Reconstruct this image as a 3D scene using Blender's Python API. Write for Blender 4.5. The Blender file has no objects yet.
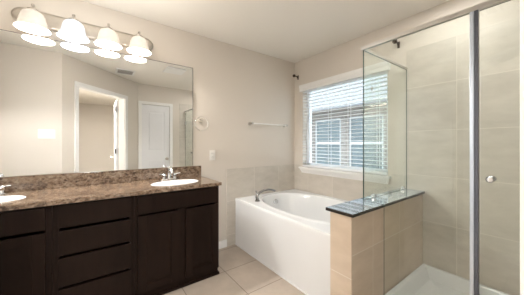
import bpy, bmesh, math, random
from mathutils import Vector, Matrix
random.seed(7)
SC = bpy.context.scene
COL = SC.collection
PI = math.pi

# ---------------------------------------------------------------- camera
cam = bpy.data.cameras.new('camera'); camo = bpy.data.objects.new('camera', cam); COL.objects.link(camo)
cam.sensor_fit = 'HORIZONTAL'; cam.sensor_width = 36; cam.lens = 36 * 227.68 / 524
cam.shift_y = -0.00676; cam.clip_start = 0.02
camo.location = (2.4518, -2.4135, 1.23); camo.rotation_euler = (PI / 2, 0, 0.9351)
SC.camera = camo
SC.view_settings.view_transform = 'Standard'; SC.view_settings.look = 'None'
SC.view_settings.gamma = 1; SC.view_settings.use_curve_mapping = False
SC.view_settings.exposure = 2.0

# ---------------------------------------------------------------- world and lights
W = bpy.data.worlds.new('sky'); SC.world = W; W.use_nodes = True
bg = W.node_tree.nodes['Background']; bg.inputs[0].default_value = (0.80, 0.90, 1.0, 1); bg.inputs[1].default_value = 1.1

def area(name, loc, sx, sy, power, col, rot=(0, 0, 0)):
    l = bpy.data.lights.new(name, 'AREA'); l.shape = 'RECTANGLE'; l.size = sx; l.size_y = sy
    l.energy = power; l.color = col
    o = bpy.data.objects.new(name, l); COL.objects.link(o); o.location = loc; o.rotation_euler = rot
    return o
sun = bpy.data.lights.new('sun', 'SUN'); sun.energy = 1.2; sun.angle = 0.02; sun.color = (1, 0.95, 0.88)
so = bpy.data.objects.new('sun', sun); COL.objects.link(so); so.rotation_euler = Vector((0.75, 0.10, -0.65)).to_track_quat('-Z', 'Y').to_euler()
area('bedroom_fill', (3.1, -2.35, 2.425), 0.5, 0.5, 30, (1, 0.99, 0.97))  # added fill shining in through the doorway, no fixture modelled
area('shower_ceiling_fill', (1.95, -0.50, 2.43), 0.35, 0.35, 2.2, (1, 0.975, 0.94))  # added overhead fill above the shower, without a fixture
LAMP_POWER = 5.2

# ---------------------------------------------------------------- material helpers
def new_mat(name):
    m = bpy.data.materials.new(name); m.use_nodes = True
    nt = m.node_tree; b = nt.nodes['Principled BSDF']
    return m, nt, b
def N(nt, t, **kw):
    n = nt.nodes.new(t)
    for k, v in kw.items(): setattr(n, k, v)
    return n
def math_n(nt, op, a, b=None, c=None):
    n = nt.nodes.new('ShaderNodeMath'); n.operation = op
    for i, v in enumerate((a, b, c)):
        if v is None: continue
        if isinstance(v, (int, float)): n.inputs[i].default_value = v
        else: nt.links.new(v, n.inputs[i])
    return n.outputs[0]
def mixc(nt, f, a, b):
    n = nt.nodes.new('ShaderNodeMix'); n.data_type = 'RGBA'
    for i, v in ((0, f), (6, a), (7, b)):
        if isinstance(v, (int, float)): n.inputs[i].default_value = v
        elif isinstance(v, tuple): n.inputs[i].default_value = (*v, 1)
        else: nt.links.new(v, n.inputs[i])
    return n.outputs[2]
def coords(nt):
    return nt.nodes.new('ShaderNodeTexCoord').outputs['Object']
def noise(nt, vec, scale, detail=3, rough=0.5, mapscale=None):
    if mapscale:
        mp = nt.nodes.new('ShaderNodeMapping'); mp.inputs['Scale'].default_value = mapscale
        nt.links.new(vec, mp.inputs[0]); vec = mp.outputs[0]
    n = nt.nodes.new('ShaderNodeTexNoise'); n.inputs['Scale'].default_value = scale
    n.inputs['Detail'].default_value = detail; n.inputs['Roughness'].default_value = rough
    nt.links.new(vec, n.inputs['Vector']); return n.outputs['Fac']
def ramp(nt, fac, stops):
    n = nt.nodes.new('ShaderNodeValToRGB'); cr = n.color_ramp
    while len(cr.elements) < len(stops): cr.elements.new(0.5)
    for e, (p, c) in zip(cr.elements, stops): e.position = p; e.color = (*c, 1)
    nt.links.new(fac, n.inputs[0]); return n.outputs[0]
def bump(nt, b, h, strength=0.1, dist=0.01):
    n = nt.nodes.new('ShaderNodeBump'); n.inputs['Strength'].default_value = strength; n.inputs['Distance'].default_value = dist
    nt.links.new(h, n.inputs['Height']); nt.links.new(n.outputs[0], b.inputs['Normal'])

def plain(name, col, rough=0.5, metal=0.0, var=0.03, nscale=4, spec=None, bumps=0.0, bscale=60):
    m, nt, b = new_mat(name); v = coords(nt)
    f = noise(nt, v, nscale)
    lo = tuple(max(0, c * (1 - var)) for c in col); hi = tuple(min(1, c * (1 + var)) for c in col)
    nt.links.new(ramp(nt, f, [(0.3, lo), (0.7, hi)]), b.inputs['Base Color'])
    b.inputs['Roughness'].default_value = rough; b.inputs['Metallic'].default_value = metal
    if spec is not None: b.inputs['Specular IOR Level'].default_value = spec
    if bumps: bump(nt, b, noise(nt, v, bscale), bumps, 0.002)
    return m

def tile(name, cols, grout, size, offs, axes, gw=0.004, rough=0.35, stretch=(1, 1, 1)):
    """square tiles on a plane; axes = the two world axes, offs = where a joint lies on each"""
    m, nt, b = new_mat(name); v = coords(nt)
    sep = nt.nodes.new('ShaderNodeSeparateXYZ'); nt.links.new(v, sep.inputs[0])
    mask = None; ids = []
    for ax, of in zip(axes, offs):
        t = math_n(nt, 'DIVIDE', math_n(nt, 'SUBTRACT', sep.outputs[ax], of), size)
        fl = math_n(nt, 'FLOOR', t); ids.append(fl)
        fr = math_n(nt, 'SUBTRACT', t, fl)
        e = math_n(nt, 'MINIMUM', fr, math_n(nt, 'SUBTRACT', 1.0, fr))
        g = math_n(nt, 'LESS_THAN', e, gw / size / 2)
        mask = g if mask is None else math_n(nt, 'MAXIMUM', mask, g)
    cmb = nt.nodes.new('ShaderNodeCombineXYZ'); nt.links.new(ids[0], cmb.inputs[0]); nt.links.new(ids[1], cmb.inputs[1])
    wn = nt.nodes.new('ShaderNodeTexWhiteNoise'); wn.noise_dimensions = '3D'; nt.links.new(cmb.outputs[0], wn.inputs['Vector'])
    off = nt.nodes.new('ShaderNodeVectorMath'); off.operation = 'SCALE'; nt.links.new(cmb.outputs[0], off.inputs[0]); off.inputs['Scale'].default_value = 3.7
    add = nt.nodes.new('ShaderNodeVectorMath'); add.operation = 'ADD'; nt.links.new(v, add.inputs[0]); nt.links.new(off.outputs[0], add.inputs[1])
    f = noise(nt, add.outputs[0], 5, 6, 0.6, stretch)
    base = ramp(nt, f, [(0.3, cols[0]), (0.7, cols[1])])
    f2 = math_n(nt, 'MULTIPLY_ADD', wn.outputs['Value'], 0.10, 0.95)
    hsv = nt.nodes.new('ShaderNodeHueSaturation'); nt.links.new(base, hsv.inputs['Color']); nt.links.new(f2, hsv.inputs['Value'])
    nt.links.new(mixc(nt, mask, hsv.outputs[0], grout), b.inputs['Base Color'])
    nt.links.new(math_n(nt, 'MULTIPLY_ADD', mask, 0.5, rough), b.inputs['Roughness'])
    inv = math_n(nt, 'SUBTRACT', 1.0, mask); bump(nt, b, inv, 0.5, 0.0015)
    return m

def glass_mat(name, tint, base=0.04):
    """clear pane: see-through with a Fresnel-like mirror layer"""
    m = bpy.data.materials.new(name); m.use_nodes = True; nt = m.node_tree; nt.nodes.clear()
    out = nt.nodes.new('ShaderNodeOutputMaterial')
    tr = nt.nodes.new('ShaderNodeBsdfTransparent'); tr.inputs[0].default_value = (*tint, 1)
    gl = nt.nodes.new('ShaderNodeBsdfGlossy'); gl.inputs['Roughness'].default_value = 0.0; gl.inputs[0].default_value = (1, 1, 1, 1)
    lw = nt.nodes.new('ShaderNodeLayerWeight'); lw.inputs['Blend'].default_value = 0.5
    p = math_n(nt, 'POWER', lw.outputs['Facing'], 5.0)
    f = math_n(nt, 'MULTIPLY_ADD', p, 0.9 - base, base)
    mx = nt.nodes.new('ShaderNodeMixShader'); nt.links.new(f, mx.inputs[0]); nt.links.new(tr.outputs[0], mx.inputs[1]); nt.links.new(gl.outputs[0], mx.inputs[2])
    nt.links.new(mx.outputs[0], out.inputs[0]); return m

def granite(name, lift=1.0, rough=0.12):
    m, nt, b = new_mat(name); v = coords(nt)
    n1 = noise(nt, v, 42, 5, 0.62, (1, 0.6, 1)); n2 = noise(nt, v, 9, 4, 0.6)
    vo = nt.nodes.new('ShaderNodeTexVoronoi'); vo.inputs['Scale'].default_value = 75; nt.links.new(v, vo.inputs['Vector'])
    c1 = ramp(nt, n1, [(0.33, (0.03 * lift, 0.015 * lift, 0.009 * lift)), (0.41, (0.17 * lift, 0.095 * lift, 0.055 * lift)),
                       (0.50, (0.34 * lift, 0.225 * lift, 0.145 * lift)), (0.66, (0.60 * lift, 0.46 * lift, 0.33 * lift))])
    c2 = ramp(nt, vo.outputs['Color'], [(0.2, (0.04 * lift, 0.02 * lift, 0.012 * lift)), (0.5, (0.32 * lift, 0.21 * lift, 0.135 * lift)), (0.8, (0.6 * lift, 0.48 * lift, 0.37 * lift))])
    c = mixc(nt, 0.35, c1, c2)
    d = math_n(nt, 'GREATER_THAN', n2, 0.60)
    c = mixc(nt, math_n(nt, 'MULTIPLY', d, 0.45), c, (0.05 * lift, 0.025 * lift, 0.016 * lift))
    nt.links.new(c, b.inputs['Base Color']); b.inputs['Roughness'].default_value = rough
    return m

def wood_dark(name):
    m, nt, b = new_mat(name); v = coords(nt)
    n = noise(nt, v, 12, 4, 0.6, (1, 1, 0.12))
    nt.links.new(ramp(nt, n, [(0.3, (0.008, 0.0042, 0.003)), (0.7, (0.0145, 0.0078, 0.0055))]), b.inputs['Base Color'])
    b.inputs['Roughness'].default_value = 0.38; b.inputs['Specular IOR Level'].default_value = 0.10
    return m

def emis(name, col, strength, diff=(0.9, 0.88, 0.85)):
    m, nt, b = new_mat(name); v = coords(nt)
    n = noise(nt, v, 14, 4, 0.6)
    nt.links.new(ramp(nt, n, [(0.35, tuple(c * 0.72 for c in col)), (0.65, col)]), b.inputs['Emission Color'])
    b.inputs['Emission Strength'].default_value = strength
    b.inputs['Base Color'].default_value = (*diff, 1); b.inputs['Roughness'].default_value = 0.25
    return m

def brick(name):
    m, nt, b = new_mat(name); v = coords(nt)
    sp = nt.nodes.new('ShaderNodeSeparateXYZ'); nt.links.new(v, sp.inputs[0])
    cb = nt.nodes.new('ShaderNodeCombineXYZ'); nt.links.new(sp.outputs[0], cb.inputs[0]); nt.links.new(sp.outputs[2], cb.inputs[1])
    br = nt.nodes.new('ShaderNodeTexBrick'); nt.links.new(cb.outputs[0], br.inputs['Vector'])
    br.inputs['Color1'].default_value = (0.22, 0.195, 0.175, 1); br.inputs['Color2'].default_value = (0.10, 0.085, 0.078, 1)
    br.inputs['Mortar'].default_value = (0.32, 0.30, 0.28, 1); br.inputs['Scale'].default_value = 1.0
    br.inputs['Brick Width'].default_value = 0.21; br.inputs['Row Height'].default_value = 0.075; br.inputs['Mortar Size'].default_value = 0.008
    nt.links.new(br.outputs[0], b.inputs['Base Color']); b.inputs['Roughness'].default_value = 0.9
    return m

M = {}
M['paint'] = plain('wall_paint', (0.645, 0.592, 0.525), 0.75, var=0.012, nscale=1.5, bumps=0.12, bscale=180)
M['ceil'] = plain('ceiling_paint', (0.80, 0.765, 0.70), 0.9, var=0.01, nscale=1.5, bumps=0.1, bscale=120)
M['trim'] = plain('white_trim_paint', (0.80, 0.79, 0.77), 0.35, var=0.01)
M['door'] = plain('white_door_paint', (0.72, 0.72, 0.73), 0.4, var=0.01)
M['vinyl'] = plain('white_vinyl', (0.82, 0.84, 0.86), 0.35, var=0.01)
M['slat'] = plain('blind_slat_white', (0.84, 0.85, 0.86), 0.4, var=0.01)
M['acrylic'] = plain('white_acrylic', (0.75, 0.76, 0.765), 0.12, var=0.008)
M['porcelain'] = plain('white_porcelain', (0.86, 0.86, 0.86), 0.08, var=0.005)
M['chrome'] = plain('chrome', (0.62, 0.63, 0.65), 0.08, 1.0, var=0.01)
M['chromed'] = plain('dark_chrome', (0.34, 0.34, 0.35), 0.12, 1.0, var=0.03)  # chrome with a darker base colour for the tub faucet
M['nickel'] = plain('brushed_nickel', (0.52, 0.48, 0.43), 0.28, 1.0, var=0.04, nscale=30)
M['alu'] = plain('satin_aluminium', (0.62, 0.60, 0.57), 0.3, 1.0, var=0.02)
M['bronze'] = plain('dark_bronze', (0.045, 0.03, 0.022), 0.35, 0.8, var=0.1)
M['plastic'] = plain('white_plastic', (0.80, 0.78, 0.74), 0.3, var=0.01)
M['ventgrey'] = plain('vent_grey', (0.35, 0.33, 0.31), 0.6)
M['dark'] = plain('dark_gap', (0.02, 0.02, 0.02), 0.6)
M['post_strip'] = plain('dark_grey_strip', (0.12, 0.13, 0.16), 0.3, 0.3)
M['post'] = plain('post_blue_reflection', (0.66, 0.74, 0.86), 0.3, 0.9, var=0.01)  # bluish reflection on the metal post put into its colour
M['clear'] = glass_mat('clear_acrylic', (0.97, 0.97, 0.96), base=0.35)
M['glass'] = glass_mat('shower_glass', (0.962, 0.985, 0.972))
M['edge'] = plain('glass_edge_green', (0.05, 0.09, 0.075), 0.1, var=0.05)
M['pane'] = glass_mat('window_pane', (0.96, 0.985, 0.985))
M['granite'] = granite('brown_granite', 0.52, 0.10); M['granite'].node_tree.nodes['Principled BSDF'].inputs['IOR'].default_value = 1.65
M['slab'] = plain('ledge_top_window_sheen', (0.56, 0.63, 0.70), 0.06, 0.7, var=0.06, nscale=30)  # window reflection on the dark stone put into the top's colour
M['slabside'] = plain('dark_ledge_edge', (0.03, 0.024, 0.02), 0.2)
M['wood'] = wood_dark('espresso_wood')
M['shade_warm'] = emis('frosted_shade_warm', (1.0, 0.84, 0.68), 0.18, (0.3, 0.29, 0.27))
M['shade_cool'] = emis('frosted_shade_cool', (0.84, 0.91, 1.0), 0.26, (0.3, 0.3, 0.32))
M['bulb_warm'] = emis('bulb_warm', (1.0, 0.88, 0.7), 1.5)
M['bulb_cool'] = emis('bulb_cool', (0.8, 0.9, 1.0), 2)
TS = 0.405
TC = ((0.50, 0.46, 0.40), (0.60, 0.555, 0.49)); TG = (0.70, 0.65, 0.58)
M['tile_xz'] = tile('wall_tile_beige_xz', TC, TG, TS, (1.895, 0.135), (0, 2), stretch=(1, 1, 2.5))
M['tile_yz'] = tile('wall_tile_beige_yz', TC, TG, TS, (-0.73, 0.135), (1, 2), stretch=(1, 1, 2.5))
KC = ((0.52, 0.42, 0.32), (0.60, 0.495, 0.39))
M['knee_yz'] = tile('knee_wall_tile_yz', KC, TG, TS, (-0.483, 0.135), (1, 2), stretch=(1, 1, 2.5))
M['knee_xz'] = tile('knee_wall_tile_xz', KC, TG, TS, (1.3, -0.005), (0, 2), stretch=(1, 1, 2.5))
M['floor'] = tile('floor_tile_beige', ((0.39, 0.325, 0.265), (0.49, 0.415, 0.345)), (0.20, 0.17, 0.14), 0.41, (0.472, -1.398), (0, 1), gw=0.006, rough=0.3)
M['carpet'] = plain('bedroom_carpet', (0.42, 0.37, 0.32), 0.95, var=0.1, nscale=60)
M['brick'] = brick('pale_grey_brick')
M['shingle'] = plain('grey_roof_shingles', (0.20, 0.205, 0.215), 0.9, var=0.12, nscale=14)
M['gutter'] = plain('brown_gutter', (0.06, 0.045, 0.035), 0.6, var=0.1)
M['nglass'] = plain('house_window_glass', (0.05, 0.08, 0.088), 0.08, var=0.15, nscale=2, spec=0.8)
M['soffit'] = plain('grey_soffit_paint', (0.25, 0.24, 0.23), 0.7)
M['wframe'] = plain('pale_grey_window_frame', (0.5, 0.51, 0.52), 0.5)
M['ground_bounce'] = plain('pale_bounce_ground', (0.40, 0.38, 0.34), 0.9, var=0.3, nscale=20)  # unseen ground, made pale to bounce light up through the window
m, nt, b = new_mat('silvered_mirror'); v = coords(nt)
nt.links.new(ramp(nt, noise(nt, v, 1.0), [(0.3, (0.90, 0.915, 0.91)), (0.7, (0.905, 0.92, 0.915))]), b.inputs['Base Color'])
b.inputs['Metallic'].default_value = 1; b.inputs['Roughness'].default_value = 0.0; M['mirror'] = m

# ---------------------------------------------------------------- mesh helpers
def box(bm, x0, x1, y0, y1, z0, z1, bev=0.0):
    c = Vector(((x0 + x1) / 2, (y0 + y1) / 2, (z0 + z1) / 2))
    r = bmesh.ops.create_cube(bm, size=1, matrix=Matrix.Translation(c) @ Matrix.Diagonal((abs(x1 - x0), abs(y1 - y0), abs(z1 - z0), 1)))
    if bev:
        es = list({e for vv in r['verts'] for e in vv.link_edges})
        bmesh.ops.bevel(bm, geom=es, offset=bev, segments=2, profile=0.6, affect='EDGES')
def obox(bm, p, u, n, a0, a1, b0, b1, z0, z1):
    """box along a wall: p origin, u unit along, n unit normal"""
    vs = []
    for z in (z0, z1):
        for a, bb in ((a0, b0), (a1, b0), (a1, b1), (a0, b1)):
            q = p + u * a + n * bb; vs.append(bm.verts.new((q.x, q.y, z)))
    F = [(0, 3, 2, 1), (4, 5, 6, 7), (0, 1, 5, 4), (1, 2, 6, 5), (2, 3, 7, 6), (3, 0, 4, 7)]
    for f in F: bm.faces.new([vs[i] for i in f])
def tube(bm, pts, r, seg=10, caps=True):
    pts = [Vector(p) for p in pts]; rings = []
    rs = r if isinstance(r, (list, tuple)) else [r] * len(pts)
    up = None
    for i, p in enumerate(pts):
        t = (pts[min(i + 1, len(pts) - 1)] - pts[max(i - 1, 0)]).normalized()
        if up is None:
            up = Vector((0, 0, 1)) if abs(t.z) < 0.9 else Vector((1, 0, 0))
        s = t.cross(up).normalized(); up = s.cross(t).normalized()
        rings.append([bm.verts.new(p + (s * math.cos(2 * PI * k / seg) + up * math.sin(2 * PI * k / seg)) * rs[i]) for k in range(seg)])
    for a, b_ in zip(rings, rings[1:]):
        for k in range(seg): bm.faces.new((a[k], a[(k + 1) % seg], b_[(k + 1) % seg], b_[k]))
    if caps: bm.faces.new(rings[0][::-1]); bm.faces.new(rings[-1])
def lathe(bm, prof, origin, axis='z', seg=28, sx=1.0, sy=1.0):
    """prof = [(radius, height)...]; axis z, x or y"""
    o = Vector(origin); rings = []
    for r, h in prof:
        ring = []
        if r < 1e-5: 
            c = {'z': Vector((0, 0, h)), 'x': Vector((h, 0, 0)), 'y': Vector((0, h, 0))}[axis]; rings.append([bm.verts.new(o + c)]); continue
        for k in range(seg):
            a = 2 * PI * k / seg; c, s = r * math.cos(a) * sx, r * math.sin(a) * sy
            q = {'z': Vector((c, s, h)), 'x': Vector((h, c, s)), 'y': Vector((s, h, c))}[axis]
            ring.append(bm.verts.new(o + q))
        rings.append(ring)
    for a, b_ in zip(rings, rings[1:]):
        for k in range(seg):
            k2 = (k + 1) % seg
            if len(a) == 1 and len(b_) == 1: continue
            if len(a) == 1: bm.faces.new((a[0], b_[k], b_[k2]))
            elif len(b_) == 1: bm.faces.new((a[k], a[k2], b_[0]))
            else: bm.faces.new((a[k], a[k2], b_[k2], b_[k]))
def loops(bm, L, closed_end=True):
    R = [[bm.verts.new(p) for p in l] for l in L]; n = len(R[0])
    for a, b_ in zip(R, R[1:]):
        for k in range(n): bm.faces.new((a[k], a[(k + 1) % n], b_[(k + 1) % n], b_[k]))
    if closed_end: bm.faces.new(R[-1])
def wpos(o):
    p = Vector((0, 0, 0))
    while o: p += o.location; o = o.parent
    return p
def build(name, bm, mat, parent=None, smooth=False, label=None, mats=None):
    off = wpos(parent) if parent else Vector((0, 0, 0))
    bmesh.ops.recalc_face_normals(bm, faces=bm.faces)
    if off.length: bmesh.ops.translate(bm, verts=bm.verts, vec=-off)
    me = bpy.data.meshes.new(name); bm.to_mesh(me); bm.free()
    me.materials.append(mat)
    for mm in (mats or []): me.materials.append(mm)
    if smooth:
        for p in me.polygons: p.use_smooth = True
        try: me.set_sharp_from_angle(angle=math.radians(38))
        except Exception: pass
    o = bpy.data.objects.new(name, me); COL.objects.link(o)
    if parent: o.parent = parent
    if label: o['label'] = label
    return o
def NB(): return bmesh.new()
def boxes(name, mat, parent, *bs, bev=0.0, label=None):
    bm = NB()
    for b_ in bs: box(bm, *b_, bev=bev)
    return build(name, bm, mat, parent, label=label)
def tag(o, label, cat, group=None):
    o['label'] = label; o['category'] = cat
    if group: o['group'] = group
    return o
def thing(name, label, cat, loc, group=None):
    o = bpy.data.objects.new(name, None); COL.objects.link(o); o.location = loc; o.empty_display_size = 0.1
    return tag(o, label, cat, group)
def st(o): o['kind'] = 'structure'; return o
def struct_empty(name, loc):
    o = bpy.data.objects.new(name, None); COL.objects.link(o); o.location = loc; return st(o)
def copy_tree(o, parent=None):
    c = o.copy(); COL.objects.link(c)
    if parent: c.parent = parent
    for ch in list(o.children): copy_tree(ch, c)
    return c

# ---------------------------------------------------------------- room dimensions
H = 2.44; YE = -3.335; XR = 2.685
A = Vector((1.595, -2.758)); B = Vector((XR, -1.712)); U = (B - A).normalized(); L = (B - A).length
NI = Vector((-U.y, U.x))                 # towards the bathroom
DO0, DO1 = 0.238, 1.144                  # door opening along the slanted wall
WT = 0.115

# ---------------------------------------------------------------- setting
bm = NB(); box(bm, -0.1, 2.9, -3.45, 0.1, -0.1, 0); st(build('floor', bm, M['floor']))
bm = NB(); box(bm, -0.1, 6.4, -4.3, 0.15, H, H + 0.1); st(build('ceiling', bm, M['ceil']))
st(boxes('wall_left', M['paint'], None, (-0.1, 0, YE, 0.15, 0, H)))
st(boxes('wall_rear', M['paint'], None, (-0.1, A.x + 0.1, YE - 0.1, YE, 0, H)))
st(boxes('wall_entry', M['paint'], None, (A.x, A.x + 0.1, YE, A.y + 0.0, 0, H)))
st(boxes('wall_right', M['paint'], None, (XR, XR + 0.1, B.y, -1.645, 0, H), (XR, XR + 0.1, -1.10, 0, 0, H), (XR, XR + 0.1, -1.645, -1.10, 2.035, H)))
WX0, WX1, WZ0, WZ1 = 0.165, 1.345, 0.905, 2.035
wb = st(boxes('wall_back', M['paint'], None, (-0.0, WX0, 0, 0.15, 0, H), (WX1, XR + 0.1, 0, 0.15, 0, H), (WX0, WX1, 0, 0.15, 0, WZ0), (WX0, WX1, 0, 0.15, WZ1, H)))
boxes('tile_panel', M['tile_xz'], wb, (0.0, 1.52, -0.008, 0, 0, 0.84), (0, 0.13, -0.008, 0, 0.84, 0.929), (1.38, 1.52, -0.008, 0, 0.84, 0.929), label='beige wall tiles below the window')
boxes('tile_panel', M['tile_xz'], wb, (1.52, XR - 0.009, -0.009, 0, 0, 2.12), label='large beige tiles on the shower wall')
wl = bpy.data.objects['wall_left']
boxes('tile_panel', M['tile_yz'], wl, (0, 0.008, -1.134, -0.0085, 0, 0.929), label='beige tiles behind the tub')
boxes('tile_panel', M['tile_yz'], bpy.data.objects['wall_right'], (XR - 0.009, XR, -0.90, 0, 0, 2.12), label='large beige tiles on the shower side wall')
# slanted wall with the open doorway
bm = NB(); P3 = Vector((A.x, A.y, 0)); U3 = Vector((U.x, U.y, 0)); N3 = Vector((NI.x, NI.y, 0))
obox(bm, P3, U3, N3, 0, DO0 - 0.02, -WT, 0, 0, H); obox(bm, P3, U3, N3, DO1 + 0.02, L, -WT, 0, 0, H); obox(bm, P3, U3, N3, DO0 - 0.02, DO1 + 0.02, -WT, 0, 2.075, H)
st(build('wall_slanted', bm, M['paint']))
d1 = struct_empty('door_1', (A.x + U.x * 0.7, A.y + U.y * 0.7, 0))
bm = NB()
obox(bm, P3, U3, N3, DO0 - 0.02, DO0, -WT, 0.0, 0, 2.055); obox(bm, P3, U3, N3, DO1, DO1 + 0.02, -WT, 0.0, 0, 2.055); obox(bm, P3, U3, N3, DO0 - 0.02, DO1 + 0.02, -WT, 0.0, 2.055, 2.075)
build('door_jamb', bm, M['trim'], d1)
bm = NB()
for s0, s1 in ((DO0 - 0.064, DO0 - 0.006), (DO1 + 0.006, DO1 + 0.075)):
    obox(bm, P3, U3, N3, s0, s1, 0.0, 0.014, 0, 2.061)
    obox(bm, P3, U3, N3, s0, s0 + 0.02, 0.014, 0.02, 0, 2.061)
obox(bm, P3, U3, N3, DO0 - 0.064, DO1 + 0.075, 0.0, 0.016, 2.061, 2.12)
build('door_casing', bm, M['trim'], d1)
# the open leaf, swung back into the bedroom
hp = P3 + U3 * (DO1 - 0.002) - N3 * (WT + 0.004); lu = Vector((math.cos(math.radians(1.2)), math.sin(math.radians(1.2)), 0)); ln = Vector((-lu.y, lu.x, 0))
bm = NB(); obox(bm, hp, lu, ln, 0.01, 0.80, -0.035, 0.0, 0.01, 2.04)
leaf = build('door_leaf', bm, M['door'], d1)
for z in (0.25, 1.05, 1.82):
    bm = NB(); tube(bm, [hp + Vector((0, 0, z)) - ln * 0.045, hp + Vector((0, 0, z + 0.09)) - ln * 0.045], 0.008, 8)
    obox(bm, hp, lu, ln, -0.012, 0.03, -0.041, -0.036, z, z + 0.09); build('hinge', bm, M['bronze'], leaf)
bm = NB(); kp = hp + lu * 0.74 + Vector((0, 0, 0.95))
tube(bm, [kp - ln * 0.036, kp - ln * 0.075], 0.01, 10); tube(bm, [kp - ln * 0.07, kp - ln * 0.08, kp - ln * 0.10, kp - ln * 0.11], [0.012, 0.027, 0.027, 0.01], 14); build('door_knob', bm, M['nickel'], leaf)

def panel_door(nm, axis, plane, a0, a1, z1, sgn, knob_a, parent_loc, panels, recess=0.0):
    """closed hinged door on a wall; axis along which it runs ('x' or 'y'); sgn = direction the face looks"""
    e = struct_empty(nm, parent_loc)
    def bb(bm, s0, s1, d0, d1_, z0, z1_, bev=0.0):
        lo, hi = sorted((plane + sgn * d0, plane + sgn * d1_))
        if axis == 'y': box(bm, lo, hi, s0, s1, z0, z1_, bev)
        else: box(bm, s0, s1, lo, hi, z0, z1_, bev)
    bm = NB()
    bb(bm, a0 - 0.058, a0, 0, 0.016, 0, z1); bb(bm, a1, a1 + 0.058, 0, 0.016, 0, z1); bb(bm, a0 - 0.058, a1 + 0.058, 0, 0.017, z1, z1 + 0.058)
    bb(bm, a0 - 0.058, a0 - 0.042, 0.016, 0.021, 0, z1 + 0.058); bb(bm, a1 + 0.042, a1 + 0.058, 0.016, 0.021, 0, z1 + 0.058)
    build('door_casing', bm, M['trim'], e)
    bm = NB(); w = a1 - a0
    bb(bm, a0 + 0.003, a1 - 0.003, -0.036, -0.014, 0.01, z1 - 0.004)
    zs = [0.01] + [z for p in panels for z in p] + [z1 - 0.004]
    sw = 0.105 if w > 0.5 else 0.09
    bb(bm, a0 + 0.003, a0 + sw, -0.014, -0.004, 0.01, z1 - 0.004); bb(bm, a1 - sw, a1 - 0.003, -0.014, -0.004, 0.01, z1 - 0.004)
    for i in range(0, len(zs), 2): bb(bm, a0 + sw, a1 - sw, -0.014, -0.004, zs[i], zs[i + 1])
    for z0, zz in panels: bb(bm, a0 + sw + 0.035, a1 - sw - 0.035, -0.014, -0.006, z0 + 0.035, zz - 0.035, 0.004)
    lf = build('door_leaf', bm, M['door'], e)
    bm = NB(); s = sgn
    o = (plane - s * 0.004, knob_a, 0.915) if axis == 'y' else (knob_a, plane - s * 0.004, 0.915)
    lathe(bm, [(0.0, 0), (0.03, 0.0), (0.03, s * 0.006), (0.012, s * 0.01), (0.011, s * 0.035), (0.024, s * 0.042), (0.029, s * 0.055), (0.024, s * 0.068), (0.0, s * 0.073)], o, 'x' if axis == 'y' else 'y', 20)
    build('door_knob', bm, M['nickel'], lf, smooth=True)
    return e
panel_door('door_2', 'y', XR, -1.643, -1.102, 2.035, -1, -1.165, (XR, -1.4, 0), [(0.25, 0.92), (1.08, 1.90)])
boxes('closet_back', M['dark'], bpy.data.objects['door_2'], (XR + 0.09, XR + 0.1, -1.643, -1.102, 0, 2.03))
panel_door('door_3', 'x', YE, 0.74, 1.44, 2.035, 1, 0.82, (1.09, YE, 0), [(0.25, 0.92), (1.08, 1.90)])
# recess the far door leaf needs no hole: the leaf stands proud in its casing
for ch in bpy.data.objects['door_3'].children:
    if ch.name.startswith('door_leaf'): ch.location.y += 0.038
# baseboards
st(boxes('baseboard_left', M['trim'], None, (0, 0.012, -1.470, -1.134, 0, 0.085)))
st(boxes('baseboard_right', M['trim'], None, (XR - 0.012, XR, -1.038, -0.91, 0, 0.085)))
st(boxes('baseboard_entry', M['trim'], None, (A.x - 0.012, A.x, YE + 0.02, A.y - 0.02, 0, 0.085)))
st(boxes('baseboard_rear', M['trim'], None, (0.55, 0.68, YE, YE + 0.012, 0, 0.085)))
bm = NB(); obox(bm, P3, U3, N3, 0.0, DO0 - 0.066, 0, 0.012, 0, 0.085); st(build('baseboard_slanted', bm, M['trim']))
# bedroom the camera looks out of
bm = NB(); box(bm, 1.5, 6.3, -4.25, -1.0, -0.11, -0.001); bmesh.ops.delete(bm, geom=[], context='VERTS')
fb = NB()
q0 = P3 - N3 * 0.02
vs = [fb.verts.new(p) for p in [(A.x + 0.1, -3.3, 0.002), (6.25, -3.3, 0.002), (6.25, -1.55, 0.002), (2.83, -1.55, 0.002), (2.83, B.y - 0.06, 0.002), (A.x + U.x * DO1 + 0.01, A.y + U.y * DO1, 0.002), (A.x + U.x * DO0, A.y + U.y * DO0, 0.002), (A.x + 0.11, A.y - 0.05, 0.002)]]
fb.faces.new(vs); bm.free()
st(build('floor_bedroom', fb, M['carpet']))
st(boxes('wall_bedroom_far', M['paint'], None, (6.2, 6.3, -3.3, -1.5, 0, H)))
st(boxes('wall_bedroom_left', M['paint'], None, (A.x + 0.1, 6.3, -2.95, -2.86, 0, H)))
st(boxes('wall_bedroom_right', M['paint'], None, (XR + 0.1, 6.3, -1.6, -1.5, 0, H)))

# ---------------------------------------------------------------- window
w1 = struct_empty('window_1', (0.755, 0.0, WZ0))
bm = NB()
for b_ in ((WX0, WX0 + 0.05, 0.085, 0.14, WZ0, WZ1), (WX1 - 0.05, WX1, 0.085, 0.14, WZ0, WZ1), (WX0, WX1, 0.085, 0.14, WZ0, WZ0 + 0.05), (WX0, WX1, 0.085, 0.14, WZ1 - 0.05, WZ1)): box(bm, *b_)
build('window_frame', bm, M['vinyl'], w1)
boxes('window_pane', M['pane'], w1, (WX0 + 0.045, WX1 - 0.045, 0.11, 0.116, WZ0 + 0.045, WZ1 - 0.045))
bm = NB(); box(bm, 0.128, 1.382, -0.048, 0.0, 0.881, 0.905, 0.004); box(bm, WX0 + 0.001, WX1 - 0.001, 0.0, 0.085, 0.89, 0.9055)
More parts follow.
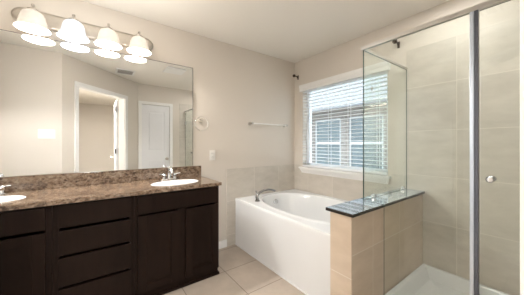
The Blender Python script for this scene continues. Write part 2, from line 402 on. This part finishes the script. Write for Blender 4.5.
# sloped apron moulding under the stool
pr = [(-0.0, 0.82), (-0.012, 0.82), (-0.016, 0.835), (-0.034, 0.868), (-0.038, 0.881), (0.0, 0.881)]
va = []; 
for x0, s in ((0.138, 1), (1.372, -1)):
    va.append([bm.verts.new((x0 + s * (0.038 + y) * 0.7, y, z)) for y, z in pr])
for k in range(len(pr)): bm.faces.new((va[0][k], va[0][(k + 1) % 6], va[1][(k + 1) % 6], va[1][k]))
bm.faces.new(va[0]); bm.faces.new(va[1][::-1])
build('window_sill', bm, M['trim'], w1)

bl = thing('window_blind', 'white horizontal slat blind with moulded valance, lowered over the window above the tub', 'window blind', (0.755, 0.03, 1.93))
bm = NB(); 
pr = [(0.0, 1.978), (-0.030, 1.978), (-0.034, 1.985), (-0.034, 2.02), (-0.040, 2.03), (-0.046, 2.05), (-0.048, 2.066), (0.0, 2.066)]
n = len(pr); va = [[bm.verts.new((x, y, z)) for y, z in pr] for x in (0.135, 1.373)]
for k in range(n): bm.faces.new((va[0][k], va[0][(k + 1) % n], va[1][(k + 1) % n], va[1][k]))
bm.faces.new(va[0]); bm.faces.new(va[1][::-1]); build('valance', bm, M['trim'], bl)
SX0, SX1 = WX0 + 0.004, WX1 - 0.004
boxes('head_rail', M['slat'], bl, (SX0, SX1, 0.002, 0.05, 1.985, 2.03))
bm = NB(); z = 0.962; TILT = math.radians(2)
while z < 1.975:
    c, s = math.cos(TILT) * 0.025, math.sin(TILT) * 0.025
    prof = [(-c, s * -1), (0, 0.0025), (c, s), (c, s + 0.003), (0, 0.0055), (-c, -s + 0.003)]
    va = [[bm.verts.new((x, 0.016 + y, z + h)) for y, h in prof] for x in (SX0, SX1)]
    for k in range(6): bm.faces.new((va[0][k], va[0][(k + 1) % 6], va[1][(k + 1) % 6], va[1][k]))
    bm.faces.new(va[0]); bm.faces.new(va[1][::-1]); z += 0.0435
build('slats', bm, M['slat'], bl)
boxes('bottom_rail', M['slat'], bl, (SX0, SX1, -0.008, 0.040, 0.912, 0.936), bev=0.003)
for x in (0.27, 0.62, 0.90, 1.24):
    bm = NB()
    for y in (-0.0125, 0.0445): tube(bm, [(x, y, 0.93), (x, y, 1.99)], 0.0022, 6)
    build('ladder_cord', bm, M['slat'], bl)
bm = NB(); tube(bm, [(1.19, -0.018, 1.98), (1.19, -0.02, 1.85)], 0.0015, 6); tube(bm, [(1.19, -0.02, 1.85), (1.19, -0.02, 1.845), (1.19, -0.02, 1.80)], [0.002, 0.006, 0.0075], 10)
build('cord_tassel', bm, M['nickel'], bl)
bm = NB(); tube(bm, [(0.225, -0.018, 1.98), (0.225, -0.02, 1.36)], 0.0012, 6); tube(bm, [(0.225, -0.02, 1.36), (0.225, -0.02, 1.31)], [0.003, 0.007], 10)
build('cord_tassel', bm, M['nickel'], bl)

# curtain rod brackets either side of the window
def bracket(x, label):
    t = thing('curtain_rod_bracket', label, 'curtain bracket', (x, 0, 2.222), 'curtain rod brackets')
    bm = NB(); box(bm, x - 0.011, x + 0.011, -0.007, -0.0005, 2.172, 2.236, 0.003); build('wall_plate', bm, M['bronze'], t)
    bm = NB(); tube(bm, [(x, -0.006, 2.215), (x, -0.07, 2.215)], [0.0075, 0.0065], 10); tube(bm, [(x, -0.03, 2.213), (x, -0.012, 2.185)], 0.005, 8); build('arm', bm, M['bronze'], t, True)
    bm = NB(); lathe(bm, [(0, -0.064), (0.012, -0.066), (0.020, -0.076), (0.022, -0.086), (0.018, -0.098), (0, -0.104)], (x, 0, 2.215), 'y', 18); build('finial', bm, M['bronze'], t, True)
bracket(0.078, 'small dark bronze curtain rod bracket near the ceiling corner left of the window')
bracket(1.448, 'small dark bronze curtain rod bracket right of the window, beside the shower glass')

# ---------------------------------------------------------------- bathtub
TZ = 0.565; TX1 = 1.499; TY = -1.02
tb = thing('bathtub', 'white acrylic alcove garden tub with oval basin below the window', 'bathtub', (0.75, -0.5, 0))
cx, cy = 0.765, -0.505; NP = 96
def rect_pt(a, x0, x1, y0, y1):
    dx, dy = math.cos(a), math.sin(a); t = 1e9
    if dx > 1e-9: t = min(t, (x1 - cx) / dx)
    if dx < -1e-9: t = min(t, (x0 - cx) / dx)
    if dy > 1e-9: t = min(t, (y1 - cy) / dy)
    if dy < -1e-9: t = min(t, (y0 - cy) / dy)
    return cx + dx * t, cy + dy * t
x0, x1, y0, y1 = 0.010, TX1, TY, -0.012
angs = [2 * PI * k / NP for k in range(NP)]
cor = [math.atan2(yy - cy, xx - cx) % (2 * PI) for xx in (x0, x1) for yy in (y0, y1)]
for c in cor:
    k = min(range(NP), key=lambda i: abs(angs[i] - c)); angs[k] = c
def RL(ins, z): return [(*rect_pt(a, x0 + ins, x1 - ins, y0 + ins, y1 - ins), z) for a in angs]
def EL(a_, b_, z, dx=0, dy=0, pw=2.5):
    out = []
    for a in angs:
        c, s = math.cos(a), math.sin(a); r = (abs(c / a_) ** pw + abs(s / b_) ** pw) ** (-1 / pw)
        out.append((cx + dx + c * r, cy + dy + s * r, z))
    return out
bm = NB()
loops(bm, [RL(0, TZ - 0.04), RL(0, TZ - 0.008), RL(0.003, TZ - 0.002), RL(0.010, TZ), RL(0.03, TZ - 0.001), EL(0.685, 0.445, TZ - 0.004), EL(0.668, 0.430, TZ - 0.003), EL(0.655, 0.418, TZ + 0.004), EL(0.640, 0.405, TZ + 0.004), EL(0.628, 0.393, TZ - 0.006),
           EL(0.615, 0.380, TZ - 0.03), EL(0.59, 0.355, TZ - 0.12), EL(0.565, 0.33, TZ - 0.24), EL(0.54, 0.31, TZ - 0.33), EL(0.50, 0.28, TZ - 0.385), EL(0.42, 0.21, TZ - 0.405), EL(0.2, 0.1, TZ - 0.41)])
build('basin', bm, M['acrylic'], tb, True)
bm = NB(); box(bm, x0, x1, TY + 0.004, TY + 0.03, 0.0, TZ - 0.036); box(bm, x0, x1, TY - 0.004, TY + 0.01, 0, 0.010, 0.002)
build('apron', bm, M['acrylic'], tb)
bm = NB(); lathe(bm, [(0, 0), (0.034, 0), (0.038, 0.004), (0.036, 0.010), (0.012, 0.016), (0, 0.016)], (0.163, -0.505, 0.475), 'x', 24); build('overflow_plate', bm, M['chrome'], tb, True, label='round chrome overflow plate')
bm = NB(); lathe(bm, [(0, 0.008), (0.03, 0.008), (0.036, 0.0)], (0.40, -0.505, 0.157), 'z', 24); build('drain', bm, M['chrome'], tb, True)

tf = thing('tub_faucet', 'chrome arched tub filler on the front corner of the tub deck', 'faucet', (0.29, -0.885, TZ))
bm = NB(); lathe(bm, [(0, 0), (0.031, 0), (0.031, 0.006), (0.022, 0.014), (0.02, 0.03), (0, 0.03)], (0.29, -0.885, TZ), 'z', 20); build('base', bm, M['chromed'], tf, True)
bx, by = 0.29, -0.885; dxy = Vector((0.05, 0.225, 0))
pts = []
for t, h in ((0, 0.02), (-0.03, 0.05), (0.0, 0.075), (0.12, 0.098), (0.35, 0.118), (0.6, 0.125), (0.85, 0.117), (1.0, 0.100)):
    pts.append((bx + dxy.x * t, by + dxy.y * t, TZ + h))
bm = NB(); tube(bm, pts, [0.017, 0.017, 0.016, 0.0145, 0.013, 0.012, 0.0115, 0.012], 14); build('spout', bm, M['chromed'], tf, True)
bm = NB(); tube(bm, [(bx - 0.0, by - 0.006, TZ + 0.07), (bx - 0.004, by - 0.012, TZ + 0.115)], 0.005, 8); tube(bm, [(bx - 0.004, by - 0.012, TZ + 0.11), (bx - 0.004, by - 0.012, TZ + 0.122)], 0.009, 10); build('diverter_knob', bm, M['chromed'], tf, True)

# ---------------------------------------------------------------- knee wall and its ledge
kw = st(boxes('wall_knee', M['knee_yz'], None, (1.503, 1.655, -1.138, -0.010, 0, 0.782)))
boxes('end_tiles', M['knee_xz'], kw, (1.502, 1.656, -1.147, -1.138, 0, 0.782))
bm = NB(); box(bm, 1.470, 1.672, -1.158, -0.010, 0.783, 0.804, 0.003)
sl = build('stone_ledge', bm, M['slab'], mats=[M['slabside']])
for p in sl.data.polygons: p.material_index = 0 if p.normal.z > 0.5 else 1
tag(sl, 'glossy dark stone ledge capping the low tiled wall between tub and shower', 'ledge')

# ---------------------------------------------------------------- shower
sp = thing('shower_pan', 'white shower base with raised rim on the floor of the glass shower', 'shower base', (2.19, -0.42, 0))
bm = NB(); X0, X1, Y0, Y1 = 1.657, XR - 0.010, -0.84, -0.011
def rl(i, z): return [(X0 + i, Y0 + i, z), (X1 - i, Y0 + i, z), (X1 - i, Y1 - i, z), (X0 + i, Y1 - i, z)]
loops(bm, [rl(0, 0), rl(0, 0.145), rl(0.004, 0.150), rl(0.030, 0.150), rl(0.036, 0.145), rl(0.075, 0.065), rl(0.12, 0.055), rl(0.3, 0.045)])
build('base', bm, M['acrylic'], sp)
bm = NB(); lathe(bm, [(0.045, 0.0), (0.042, 0.004), (0, 0.005)], (2.19, -0.42, 0.046), 'z', 24); build('drain', bm, M['chrome'], sp, True)

GY = -0.777; GZ = 1.938; GX = 1.522
se = thing('shower_enclosure', 'frameless glass shower enclosure with metal header rail and pull knob door', 'shower enclosure', (2.1, GY, 0.15))
def pane(name, parent, boxs, poly=None):
    bm = NB()
    if poly:   # polygon in x-z extruded in y
        va = [[bm.verts.new((x, y, z)) for x, z in poly] for y in (GY - 0.004, GY + 0.004)]; n = len(poly)
        bm.faces.new(va[0]); bm.faces.new(va[1][::-1])
        for k in range(n): bm.faces.new((va[0][k], va[0][(k + 1) % n], va[1][(k + 1) % n], va[1][k]))
    else:
        box(bm, *boxs)
    o = build(name, bm, M['glass'], parent, mats=[M['edge']])
    big = max(p.area for p in o.data.polygons)
    for p in o.data.polygons:
        if p.area < big * 0.5: p.material_index = 1
    return o
pane('fixed_panel', se, None, poly=[(GX, 0.8052), (1.675, 0.8052), (1.675, 0.151), (2.128, 0.151), (2.128, GZ), (GX, GZ)])
pane('return_panel', se, (GX - 0.004, GX + 0.004, GY + 0.005, -0.010, 0.8052, GZ))
boxes('header_rail', M['alu'], se, (GX - 0.010, XR - 0.001, GY - 0.013, GY + 0.013, GZ, GZ + 0.026), bev=0.002)
boxes('return_rail', M['alu'], se, (GX - 0.009, GX + 0.009, GY + 0.014, -0.010, GZ, GZ + 0.018), bev=0.002)
boxes('door_post', M['post'], se, (2.129, 2.147, GY - 0.012, GY + 0.012, 0.151, GZ), bev=0.003)
boxes('door_post_strip', M['post_strip'], se, (2.1475, 2.163, GY - 0.010, GY + 0.010, 0.151, GZ))  # dark strip forming the right half of the door post
for y in (-0.62, -0.09):
    boxes('glass_clamp', M['chrome'], se, (GX - 0.013, GX + 0.013, y - 0.016, y + 0.016, 0.8045, 0.832), bev=0.003)
dr = pane('shower_door', se, (2.166, XR - 0.02, GY - 0.004, GY + 0.004, 0.165, GZ - 0.006))
for s in (-1, 1):
    bm = NB(); lathe(bm, [(0, 0.004 * s), (0.011, 0.004 * s), (0.010, 0.014 * s), (0.014, 0.018 * s), (0.016, 0.03 * s), (0.012, 0.036 * s), (0, 0.037 * s)], (2.21, GY, 1.05), 'y', 20)
    build('pull_knob', bm, M['chrome'], dr, True)
for z in (0.42, 1.68):
    boxes('door_hinge', M['chrome'], dr, (XR - 0.075, XR - 0.010, GY - 0.012, GY + 0.012, z - 0.04, z + 0.04), bev=0.003)

# ---------------------------------------------------------------- vanity
VF = 0.487       # front of the carcass; faces stand 20 mm proud
CT = 0.846
def cab_door(par, y0, y1, z0, z1):
    bm = NB(); w = 0.058; x0, x1 = VF + 0.001, VF + 0.020
    for b_ in ((x0, x1, y0, y0 + w, z0, z1), (x0, x1, y1 - w, y1, z0, z1), (x0, x1, y0 + w, y1 - w, z0, z0 + w), (x0, x1, y0 + w, y1 - w, z1 - w, z1)): box(bm, *b_, bev=0.0015)
    box(bm, x0, x1 - 0.009, y0 + w, y1 - w, z0 + w, z1 - w)
    # bead around the recessed panel
    for b_ in ((x1 - 0.009, x1 - 0.004, y0 + w, y0 + w + 0.008, z0 + w, z1 - w), (x1 - 0.009, x1 - 0.004, y1 - w - 0.008, y1 - w, z0 + w, z1 - w), (x1 - 0.009, x1 - 0.004, y0 + w + 0.008, y1 - w - 0.008, z0 + w, z0 + w + 0.008), (x1 - 0.009, x1 - 0.004, y0 + w + 0.008, y1 - w - 0.008, z1 - w - 0.008, z1 - w)): box(bm, *b_)
    build('cabinet_door', bm, M['wood'], par)
def carcass(par, y0, y1, st_=()):
    front = [(VF - 0.018, VF, y0 + 0.018, y0 + 0.035, 0.088, CT), (VF - 0.018, VF, y1 - 0.035, y1 - 0.018, 0.088, CT), (VF - 0.018, VF, y0 + 0.035, y1 - 0.035, 0.088, 0.11), (VF - 0.018, VF, y0 + 0.035, y1 - 0.035, 0.825, CT)]
    front += [(VF - 0.018, VF, a, b_, 0.11, 0.825) for a, b_ in st_]
    bm = NB()
    for b_ in ((0.004, VF, y0, y0 + 0.018, 0.07, CT), (0.004, VF, y1 - 0.018, y1, 0.07, CT), (0.004, VF, y0 + 0.018, y1 - 0.018, 0.07, 0.088), (0.004, 0.012, y0 + 0.018, y1 - 0.018, 0.088, CT), *front): box(bm, *b_)
    build('body', bm, M['wood'], par)
    bm = NB(); box(bm, 0.004, VF - 0.022, y0 + (0.0), y1, 0.0, 0.07); build('toe_kick', bm, M['wood'], par)
def sink_cab(y0, y1, label, st_=()):
    t = thing('vanity_cabinet', label, 'cabinet', (0.25, (y0 + y1) / 2, 0), 'vanity cabinets under the countertop')
    carcass(t, y0, y1, st_); return t
c1 = sink_cab(-2.168, -1.470, 'espresso two-door sink cabinet at the end of the vanity nearest the tub', [(-1.86, -1.765)])
bm = NB(); box(bm, VF + 0.001, VF + 0.020, -2.145, -1.482, 0.692, 0.832, 0.002); build('false_front', bm, M['wood'], c1)
cab_door(c1, -2.145, -1.841, 0.088, 0.676); cab_door(c1, -1.783, -1.482, 0.088, 0.676)
bm = NB(); box(bm, VF - 0.022, VF - 0.006, -2.168, -1.464, 0.0, 0.022, 0.003); box(bm, 0.02, VF - 0.006, -1.4695, -1.458, 0.0, 0.022, 0.003); build('shoe_moulding', bm, M['wood'], c1)
c2 = sink_cab(-2.628, -2.169, 'espresso four-drawer base cabinet in the middle of the vanity')
for z0, z1 in ((0.688, 0.838), (0.508, 0.668), (0.306, 0.490), (0.100, 0.288)):
    bm = NB(); box(bm, VF + 0.001, VF + 0.020, -2.599, -2.192, z0, z1, 0.002); build('drawer', bm, M['wood'], c2)
c3 = sink_cab(YE + 0.002, -2.629, 'espresso two-door sink cabinet at the far left end of the vanity, cut by the frame', [(-3.03, -2.94)])
bm = NB(); box(bm, VF + 0.001, VF + 0.020, -3.315, -2.657, 0.692, 0.832, 0.002); build('false_front', bm, M['wood'], c3)
cab_door(c3, -3.315, -3.015, 0.088, 0.672); cab_door(c3, -2.957, -2.657, 0.088, 0.672)

SKS = (-1.812, -2.985)
ct = thing('countertop', 'brown speckled granite vanity countertop with matching backsplash', 'countertop', (0.27, -2.4, CT))
bm = NB(); CX0, CX1, CZ0, CZ1 = 0.002, 0.534, CT + 0.001, 0.876
def plate_hole(bm, y0, y1, cyy, a, b_):
    cxx = 0.31; n = 64; an = [2 * PI * k / n for k in range(n)]
    for xx in (CX0, CX1):
        for yy in (y0, y1):
            c = math.atan2(yy - cyy, xx - cxx) % (2 * PI); k = min(range(n), key=lambda i: abs(an[i] - c)); an[k] = c
    def rp(t_):
        dx, dy = math.cos(t_), math.sin(t_); t = 1e9
        if dx > 1e-9: t = min(t, (CX1 - cxx) / dx)
        if dx < -1e-9: t = min(t, (CX0 - cxx) / dx)
        if dy > 1e-9: t = min(t, (y1 - cyy) / dy)
        if dy < -1e-9: t = min(t, (y0 - cyy) / dy)
        return cxx + dx * t, cyy + dy * t
    def ep(t_):
        c, s = math.cos(t_), math.sin(t_); r = 1 / math.sqrt((c / b_) ** 2 + (s / a) ** 2); return cxx + c * r, cyy + s * r
    R = [[bm.verts.new((*f(t_), z)) for t_ in an] for f, z in ((rp, CZ0), (rp, CZ1), (ep, CZ1), (ep, CZ0), (rp, CZ0))]
    for q, w in zip(R, R[1:]):
        for k in range(n): bm.faces.new((q[k], q[(k + 1) % n], w[(k + 1) % n], w[k]))
plate_hole(bm, -2.395, -1.462, SKS[0], 0.198, 0.124); plate_hole(bm, YE + 0.002, -2.395, SKS[1], 0.198, 0.124)
build('slab', bm, M['granite'], ct)
bm = NB(); box(bm, 0.002, 0.022, YE + 0.002, -1.457, 0.8765, 0.990, 0.002); build('backsplash', bm, M['granite'], ct)

def sink(cyy, label):
    t = thing('sink', label, 'sink', (0.30, cyy, 0.876), 'oval drop-in sinks')
    prof = [(1.10, 0.001), (1.10, 0.003), (1.08, 0.005), (1.02, 0.005), (0.985, 0.002), (0.96, -0.01), (0.90, -0.06), (0.76, -0.11), (0.5, -0.14), (0.18, -0.148), (0.0, -0.148)]
    bm = NB(); lathe(bm, [(r * 0.19, z) for r, z in prof], (0.31, cyy, 0.876), 'z', 48, sx=0.118 / 0.19)
    build('bowl', bm, M['porcelain'], t, True)
    bm = NB(); lathe(bm, [(0.024, 0.0), (0.022, 0.004), (0, 0.004)], (0.30, cyy, 0.7295), 'z', 20); build('drain', bm, M['chrome'], t, True)
sink(SKS[0], 'white oval sink in the countertop near the right end of the mirror')
sink(SKS[1], 'white oval sink at the left edge of the photo')
def faucet(cyy, label):
    X = 0.086; Z = 0.8765
    t = thing('sink_faucet', label, 'faucet', (X, cyy, Z), 'two-handle sink faucets')
    bm = NB(); lathe(bm, [(0, 0), (0.032, 0), (0.032, 0.006), (0.024, 0.014), (0, 0.016)], (X, cyy, Z), 'z', 28, sx=0.9, sy=2.5); build('base_plate', bm, M['chrome'], t, True)
    bm = NB(); lathe(bm, [(0.021, 0.010), (0.018, 0.04), (0.014, 0.07), (0.016, 0.085)], (X, cyy, Z), 'z', 18)
    tube(bm, [(X - 0.005, cyy, Z + 0.07), (X + 0.010, cyy, Z + 0.108), (X + 0.04, cyy, Z + 0.118), (X + 0.085, cyy, Z + 0.100), (X + 0.108, cyy, Z + 0.068)], [0.018, 0.019, 0.017, 0.014, 0.0125], 14); build('spout', bm, M['chrome'], t, True)
    for s in (-1, 1):
        bm = NB(); y = cyy + s * 0.050
        lathe(bm, [(0, 0.01), (0.018, 0.01), (0.016, 0.03), (0.020, 0.036), (0.020, 0.052), (0.012, 0.062), (0, 0.063)], (X, y, Z), 'z', 18)
        tube(bm, [(X, y, Z + 0.05), (X + 0.012, y + s * 0.026, Z + 0.058), (X + 0.018, y + s * 0.05, Z + 0.060)], [0.008, 0.006, 0.005], 10); build('handle', bm, M['chrome'], t, True)
faucet(SKS[0], 'chrome two-handle faucet behind the oval sink near the right end of the mirror')
faucet(SKS[1] + 0.0, 'chrome two-handle faucet at the left edge of the photo')

# mirror
mr = thing('wall_mirror', 'large frameless rectangular mirror above the vanity', 'mirror', (0.003, -2.4, 0.992))
boxes('glass', M['mirror'], mr, (0.0025, 0.0085, YE + 0.004, -1.549, 0.992, 2.055))
boxes('edge_clip', M['dark'], mr, (0.0015, 0.0095, -1.5489, -1.5455, 0.992, 2.058), (0.0015, 0.0095, YE + 0.004, -1.5489, 2.0551, 2.058), label='thin dark mirror edge')

# ---------------------------------------------------------------- vanity light
vl = thing('vanity_light', 'four-lamp brushed nickel bar light with frosted bell shades above the mirror', 'wall lamp', (0.0, -2.43, 2.19))
bm = NB(); pts = []
y0, y1, z0, z1, r = -2.905, -1.945, 2.128, 2.255, 0.0635
for cyc, a0 in ((y1 - r, -PI / 2), (y0 + r, PI / 2)):
    for i in range(13):
        a = a0 + PI * i / 12; pts.append((cyc + r * math.cos(a), (z0 + z1) / 2 + r * math.sin(a)))
cyy, czz = (y0 + y1) / 2, (z0 + z1) / 2
def pl(x, k): return [(x, cyy + (p[0] - cyy) * (1 - k / 0.48), czz + (p[1] - czz) * (1 - k / r)) for p in pts]
loops(bm, [pl(0.001, 0), pl(0.012, 0), pl(0.016, 0.006), pl(0.020, 0.010), pl(0.021, 0.02)])
build('backplate', bm, M['nickel'], vl, True)
LX = 0.122
for i, y in enumerate((-2.772, -2.543, -2.314, -2.082)):
    cool = i == 1
    bm = NB(); tube(bm, [(0.02, y, 2.20), (0.06, y, 2.222), (0.10, y, 2.222), (LX, y, 2.212)], 0.008, 10)
    lathe(bm, [(0.0, 0.0), (0.030, 0.0), (0.032, 0.01), (0.022, 0.018), (0.008, 0.022), (0.006, 0.034), (0.011, 0.042), (0.009, 0.052), (0, 0.056)], (LX, y, 2.199), 'z', 18); build('arm', bm, M['nickel'], vl, True)
    prof = [(0.026, 2.200), (0.050, 2.194), (0.068, 2.178), (0.078, 2.150), (0.084, 2.120), (0.092, 2.096), (0.106, 2.078), (0.112, 2.068), (0.109, 2.067), (0.101, 2.078), (0.088, 2.096), (0.080, 2.120), (0.074, 2.150), (0.064, 2.174), (0.047, 2.189), (0.026, 2.195)]
    bm = NB(); lathe(bm, [(r_ * 0.90, z) for r_, z in prof], (LX, y, 0), 'z', 36)
    shd = build('lamp_shade', bm, M['shade_cool' if cool else 'shade_warm'], vl, True, label='frosted glass bell shade, bluish white' if cool else None)
    bm = NB(); lathe(bm, [(0.0, 2.108), (0.018, 2.113), (0.027, 2.13), (0.025, 2.15), (0.014, 2.172), (0.013, 2.194), (0, 2.194)], (LX, y, 0), 'z', 18); build('bulb', bm, M['bulb_cool' if cool else 'bulb_warm'], shd, True)
    l = bpy.data.lights.new('lamp', 'POINT'); l.energy = LAMP_POWER * (1.2 if cool else 1); l.color = (0.85, 0.92, 1.0) if cool else (1.0, 0.94, 0.87); l.shadow_soft_size = 0.012
    lo = bpy.data.objects.new('lamp_light', l); COL.objects.link(lo); lo.location = (LX, y, 2.098)
    # added fill points hanging in front of the shades, with no fixture
    l2 = bpy.data.lights.new('vanity_fill', 'POINT'); l2.energy = 0.75; l2.color = l.color; l2.shadow_soft_size = 0.0
    lo2 = bpy.data.objects.new('vanity_fill', l2); COL.objects.link(lo2); lo2.location = (0.60, y, 2.10)

# ---------------------------------------------------------------- small wall things
tr = thing('towel_ring', 'clear round towel ring on the wall right of the mirror', 'towel ring', (0, -1.463, 1.465))
bm = NB(); lathe(bm, [(0, 0), (0.022, 0), (0.022, 0.005), (0.009, 0.010), (0.008, 0.04), (0.012, 0.044), (0.012, 0.054), (0, 0.056)], (0.0, -1.463, 1.485), 'x', 18); build('mount', bm, M['nickel'], tr, True)
bm = NB(); R = 0.074
ring = [(0.048, -1.463 + R * math.sin(a), 1.485 - 0.035 + R * math.cos(a)) for a in [2 * PI * i / 36 for i in range(37)]]
tube(bm, ring, 0.0065, 10, caps=False); build('ring', bm, M['clear'], tr, True, label='clear acrylic ring')
bt = thing('towel_bar', 'pale towel bar on the wall above the tub', 'towel bar', (0, -0.51, 1.49))
for y in (-0.80, -0.21):
    bm = NB(); lathe(bm, [(0, 0), (0.024, 0), (0.024, 0.006), (0.011, 0.012), (0.010, 0.045), (0.015, 0.05), (0.015, 0.070), (0, 0.072)], (0.0, y, 1.492), 'x', 18); build('post', bm, M['nickel'], bt, True)
bm = NB(); tube(bm, [(0.06, -0.788, 1.492), (0.06, -0.222, 1.492)], 0.0085, 12); build('bar', bm, M['plastic'], bt, True)
def plate(name, label, cat, boxs, loc): 
    t = thing(name, label, cat, loc); return t
ol = plate('wall_outlet', 'white duplex outlet plate on the wall between mirror and tub', 'outlet', None, (0, -1.317, 1.10))
boxes('cover_plate', M['plastic'], ol, (0.0005, 0.006, -1.352, -1.282, 1.042, 1.158), bev=0.002)
for z in (1.078, 1.122):
    r_ = boxes('socket', M['plastic'], ol, (0.006, 0.008, -1.333, -1.301, z - 0.014, z + 0.014), bev=0.0008)
    boxes('slot', M['dark'], r_, (0.0078, 0.0084, -1.326, -1.323, z - 0.005, z + 0.007), (0.0078, 0.0084, -1.312, -1.309, z - 0.005, z + 0.007))
sw = plate('light_switch', 'white triple light switch plate reflected at the left of the mirror', 'light switch', None, (A.x, -2.905, 1.36))
boxes('cover_plate', M['plastic'], sw, (A.x - 0.006, A.x - 0.0005, -2.99, -2.825, 1.302, 1.418), bev=0.002)
for k in range(3):
    y = -2.9075 + (k - 1) * 0.046; boxes('toggle', M['plastic'], sw, (A.x - 0.014, A.x - 0.006, y - 0.005, y + 0.005, 1.352, 1.374), bev=0.001)

cv = thing('ceiling_vent', 'white louvred air vent in the ceiling, reflected in the mirror', 'vent', (1.99, -1.99, H))
bm = NB(); vx0, vx1, vy0, vy1 = 1.845, 2.145, -2.125, -1.855
for b_ in ((vx0, vx1, vy0, vy0 + 0.025), (vx0, vx1, vy1 - 0.025, vy1), (vx0, vx0 + 0.025, vy0 + 0.025, vy1 - 0.025), (vx1 - 0.025, vx1, vy0 + 0.025, vy1 - 0.025)): box(bm, *b_, H - 0.012, H - 0.0005)
build('frame', bm, M['trim'], cv)
boxes('backing', M['ventgrey'], cv, (vx0 + 0.025, vx1 - 0.025, vy0 + 0.025, vy1 - 0.025, H - 0.004, H - 0.001))
bm = NB()
for k in range(6):
    x = vx0 + 0.045 + k * 0.042
    if k == 3: continue
    vs = [bm.verts.new(p) for p in ((x, vy0 + 0.025, H - 0.011), (x + 0.022, vy0 + 0.025, H - 0.006), (x + 0.022, vy1 - 0.025, H - 0.006), (x, vy1 - 0.025, H - 0.011))]
    vt = [bm.verts.new(p.co + Vector((0, 0, 0.0015))) for p in vs]
    bm.faces.new(vs); bm.faces.new(vt[::-1])
    for k2 in range(4): bm.faces.new((vs[k2], vs[(k2 + 1) % 4], vt[(k2 + 1) % 4], vt[k2]))
build('louvres', bm, M['trim'], cv)
ef = thing('exhaust_fan', 'square cream exhaust fan cover in the ceiling, reflected at the top right of the mirror', 'exhaust fan', (1.42, -1.35, H))
boxes('cover', M['trim'], ef, (1.27, 1.57, -1.50, -1.20, H - 0.022, H - 0.006), bev=0.006)
boxes('grille', M['dark'], ef, (1.285, 1.555, -1.485, -1.215, H - 0.006, H - 0.0005))

# ---------------------------------------------------------------- outside
st(boxes('ground', M['ground_bounce'], None, (-9, 9, 0.16, 14, -0.25, -0.2)))
nh = thing('neighbour_house', 'pale brick house with two windows and a grey roof, seen through the blind', 'house', (-1.5, 3.6, -0.2))
HY = 3.5
NW = ((-2.60, -1.62), (-1.35, -0.37))
bm = NB(); xs = [-9, NW[0][0], NW[0][1], NW[1][0], NW[1][1], 4]
for i in range(0, 6, 2): box(bm, xs[i], xs[i + 1], HY, HY + 0.2, -0.2, 2.3)
for a_, b_ in NW: box(bm, a_, b_, HY, HY + 0.2, -0.2, 0.49); box(bm, a_, b_, HY, HY + 0.2, 2.0, 2.3)
build('wall', bm, M['brick'], nh)
bm = NB(); vs = [(-9.3, 3.1, 2.20), (4.3, 3.1, 2.20), (4.3, 6.0, 4.0), (-9.3, 6.0, 4.0)]
lo_ = [bm.verts.new(p) for p in vs]; hi_ = [bm.verts.new((p[0], p[1], p[2] + 0.08)) for p in vs]
bm.faces.new(lo_); bm.faces.new(hi_[::-1])
for k in range(4): bm.faces.new((lo_[k], lo_[(k + 1) % 4], hi_[(k + 1) % 4], hi_[k]))
build('roof', bm, M['shingle'], nh)
boxes('soffit', M['soffit'], nh, (-9.2, 4.2, 3.12, 3.5, 2.13, 2.16))
boxes('gutter', M['gutter'], nh, (-9.3, 4.3, 3.0, 3.1, 2.13, 2.22), bev=0.01)
for a_, b_ in NW:
    bm = NB(); w = 0.05
    for bx_ in ((a_, a_ + w, 0.49, 2.0), (b_ - w, b_, 0.49, 2.0), (a_ + w, b_ - w, 0.49, 0.54), (a_ + w, b_ - w, 1.95, 2.0), (a_ + w, b_ - w, 1.23, 1.29)): box(bm, bx_[0], bx_[1], HY + 0.03, HY + 0.09, bx_[2], bx_[3])
    wf = build('window', bm, M['wframe'], nh, label='white framed sash window')
    boxes('pane', M['nglass'], wf, (a_ + w, b_ - w, HY + 0.06, HY + 0.07, 0.54, 1.97))
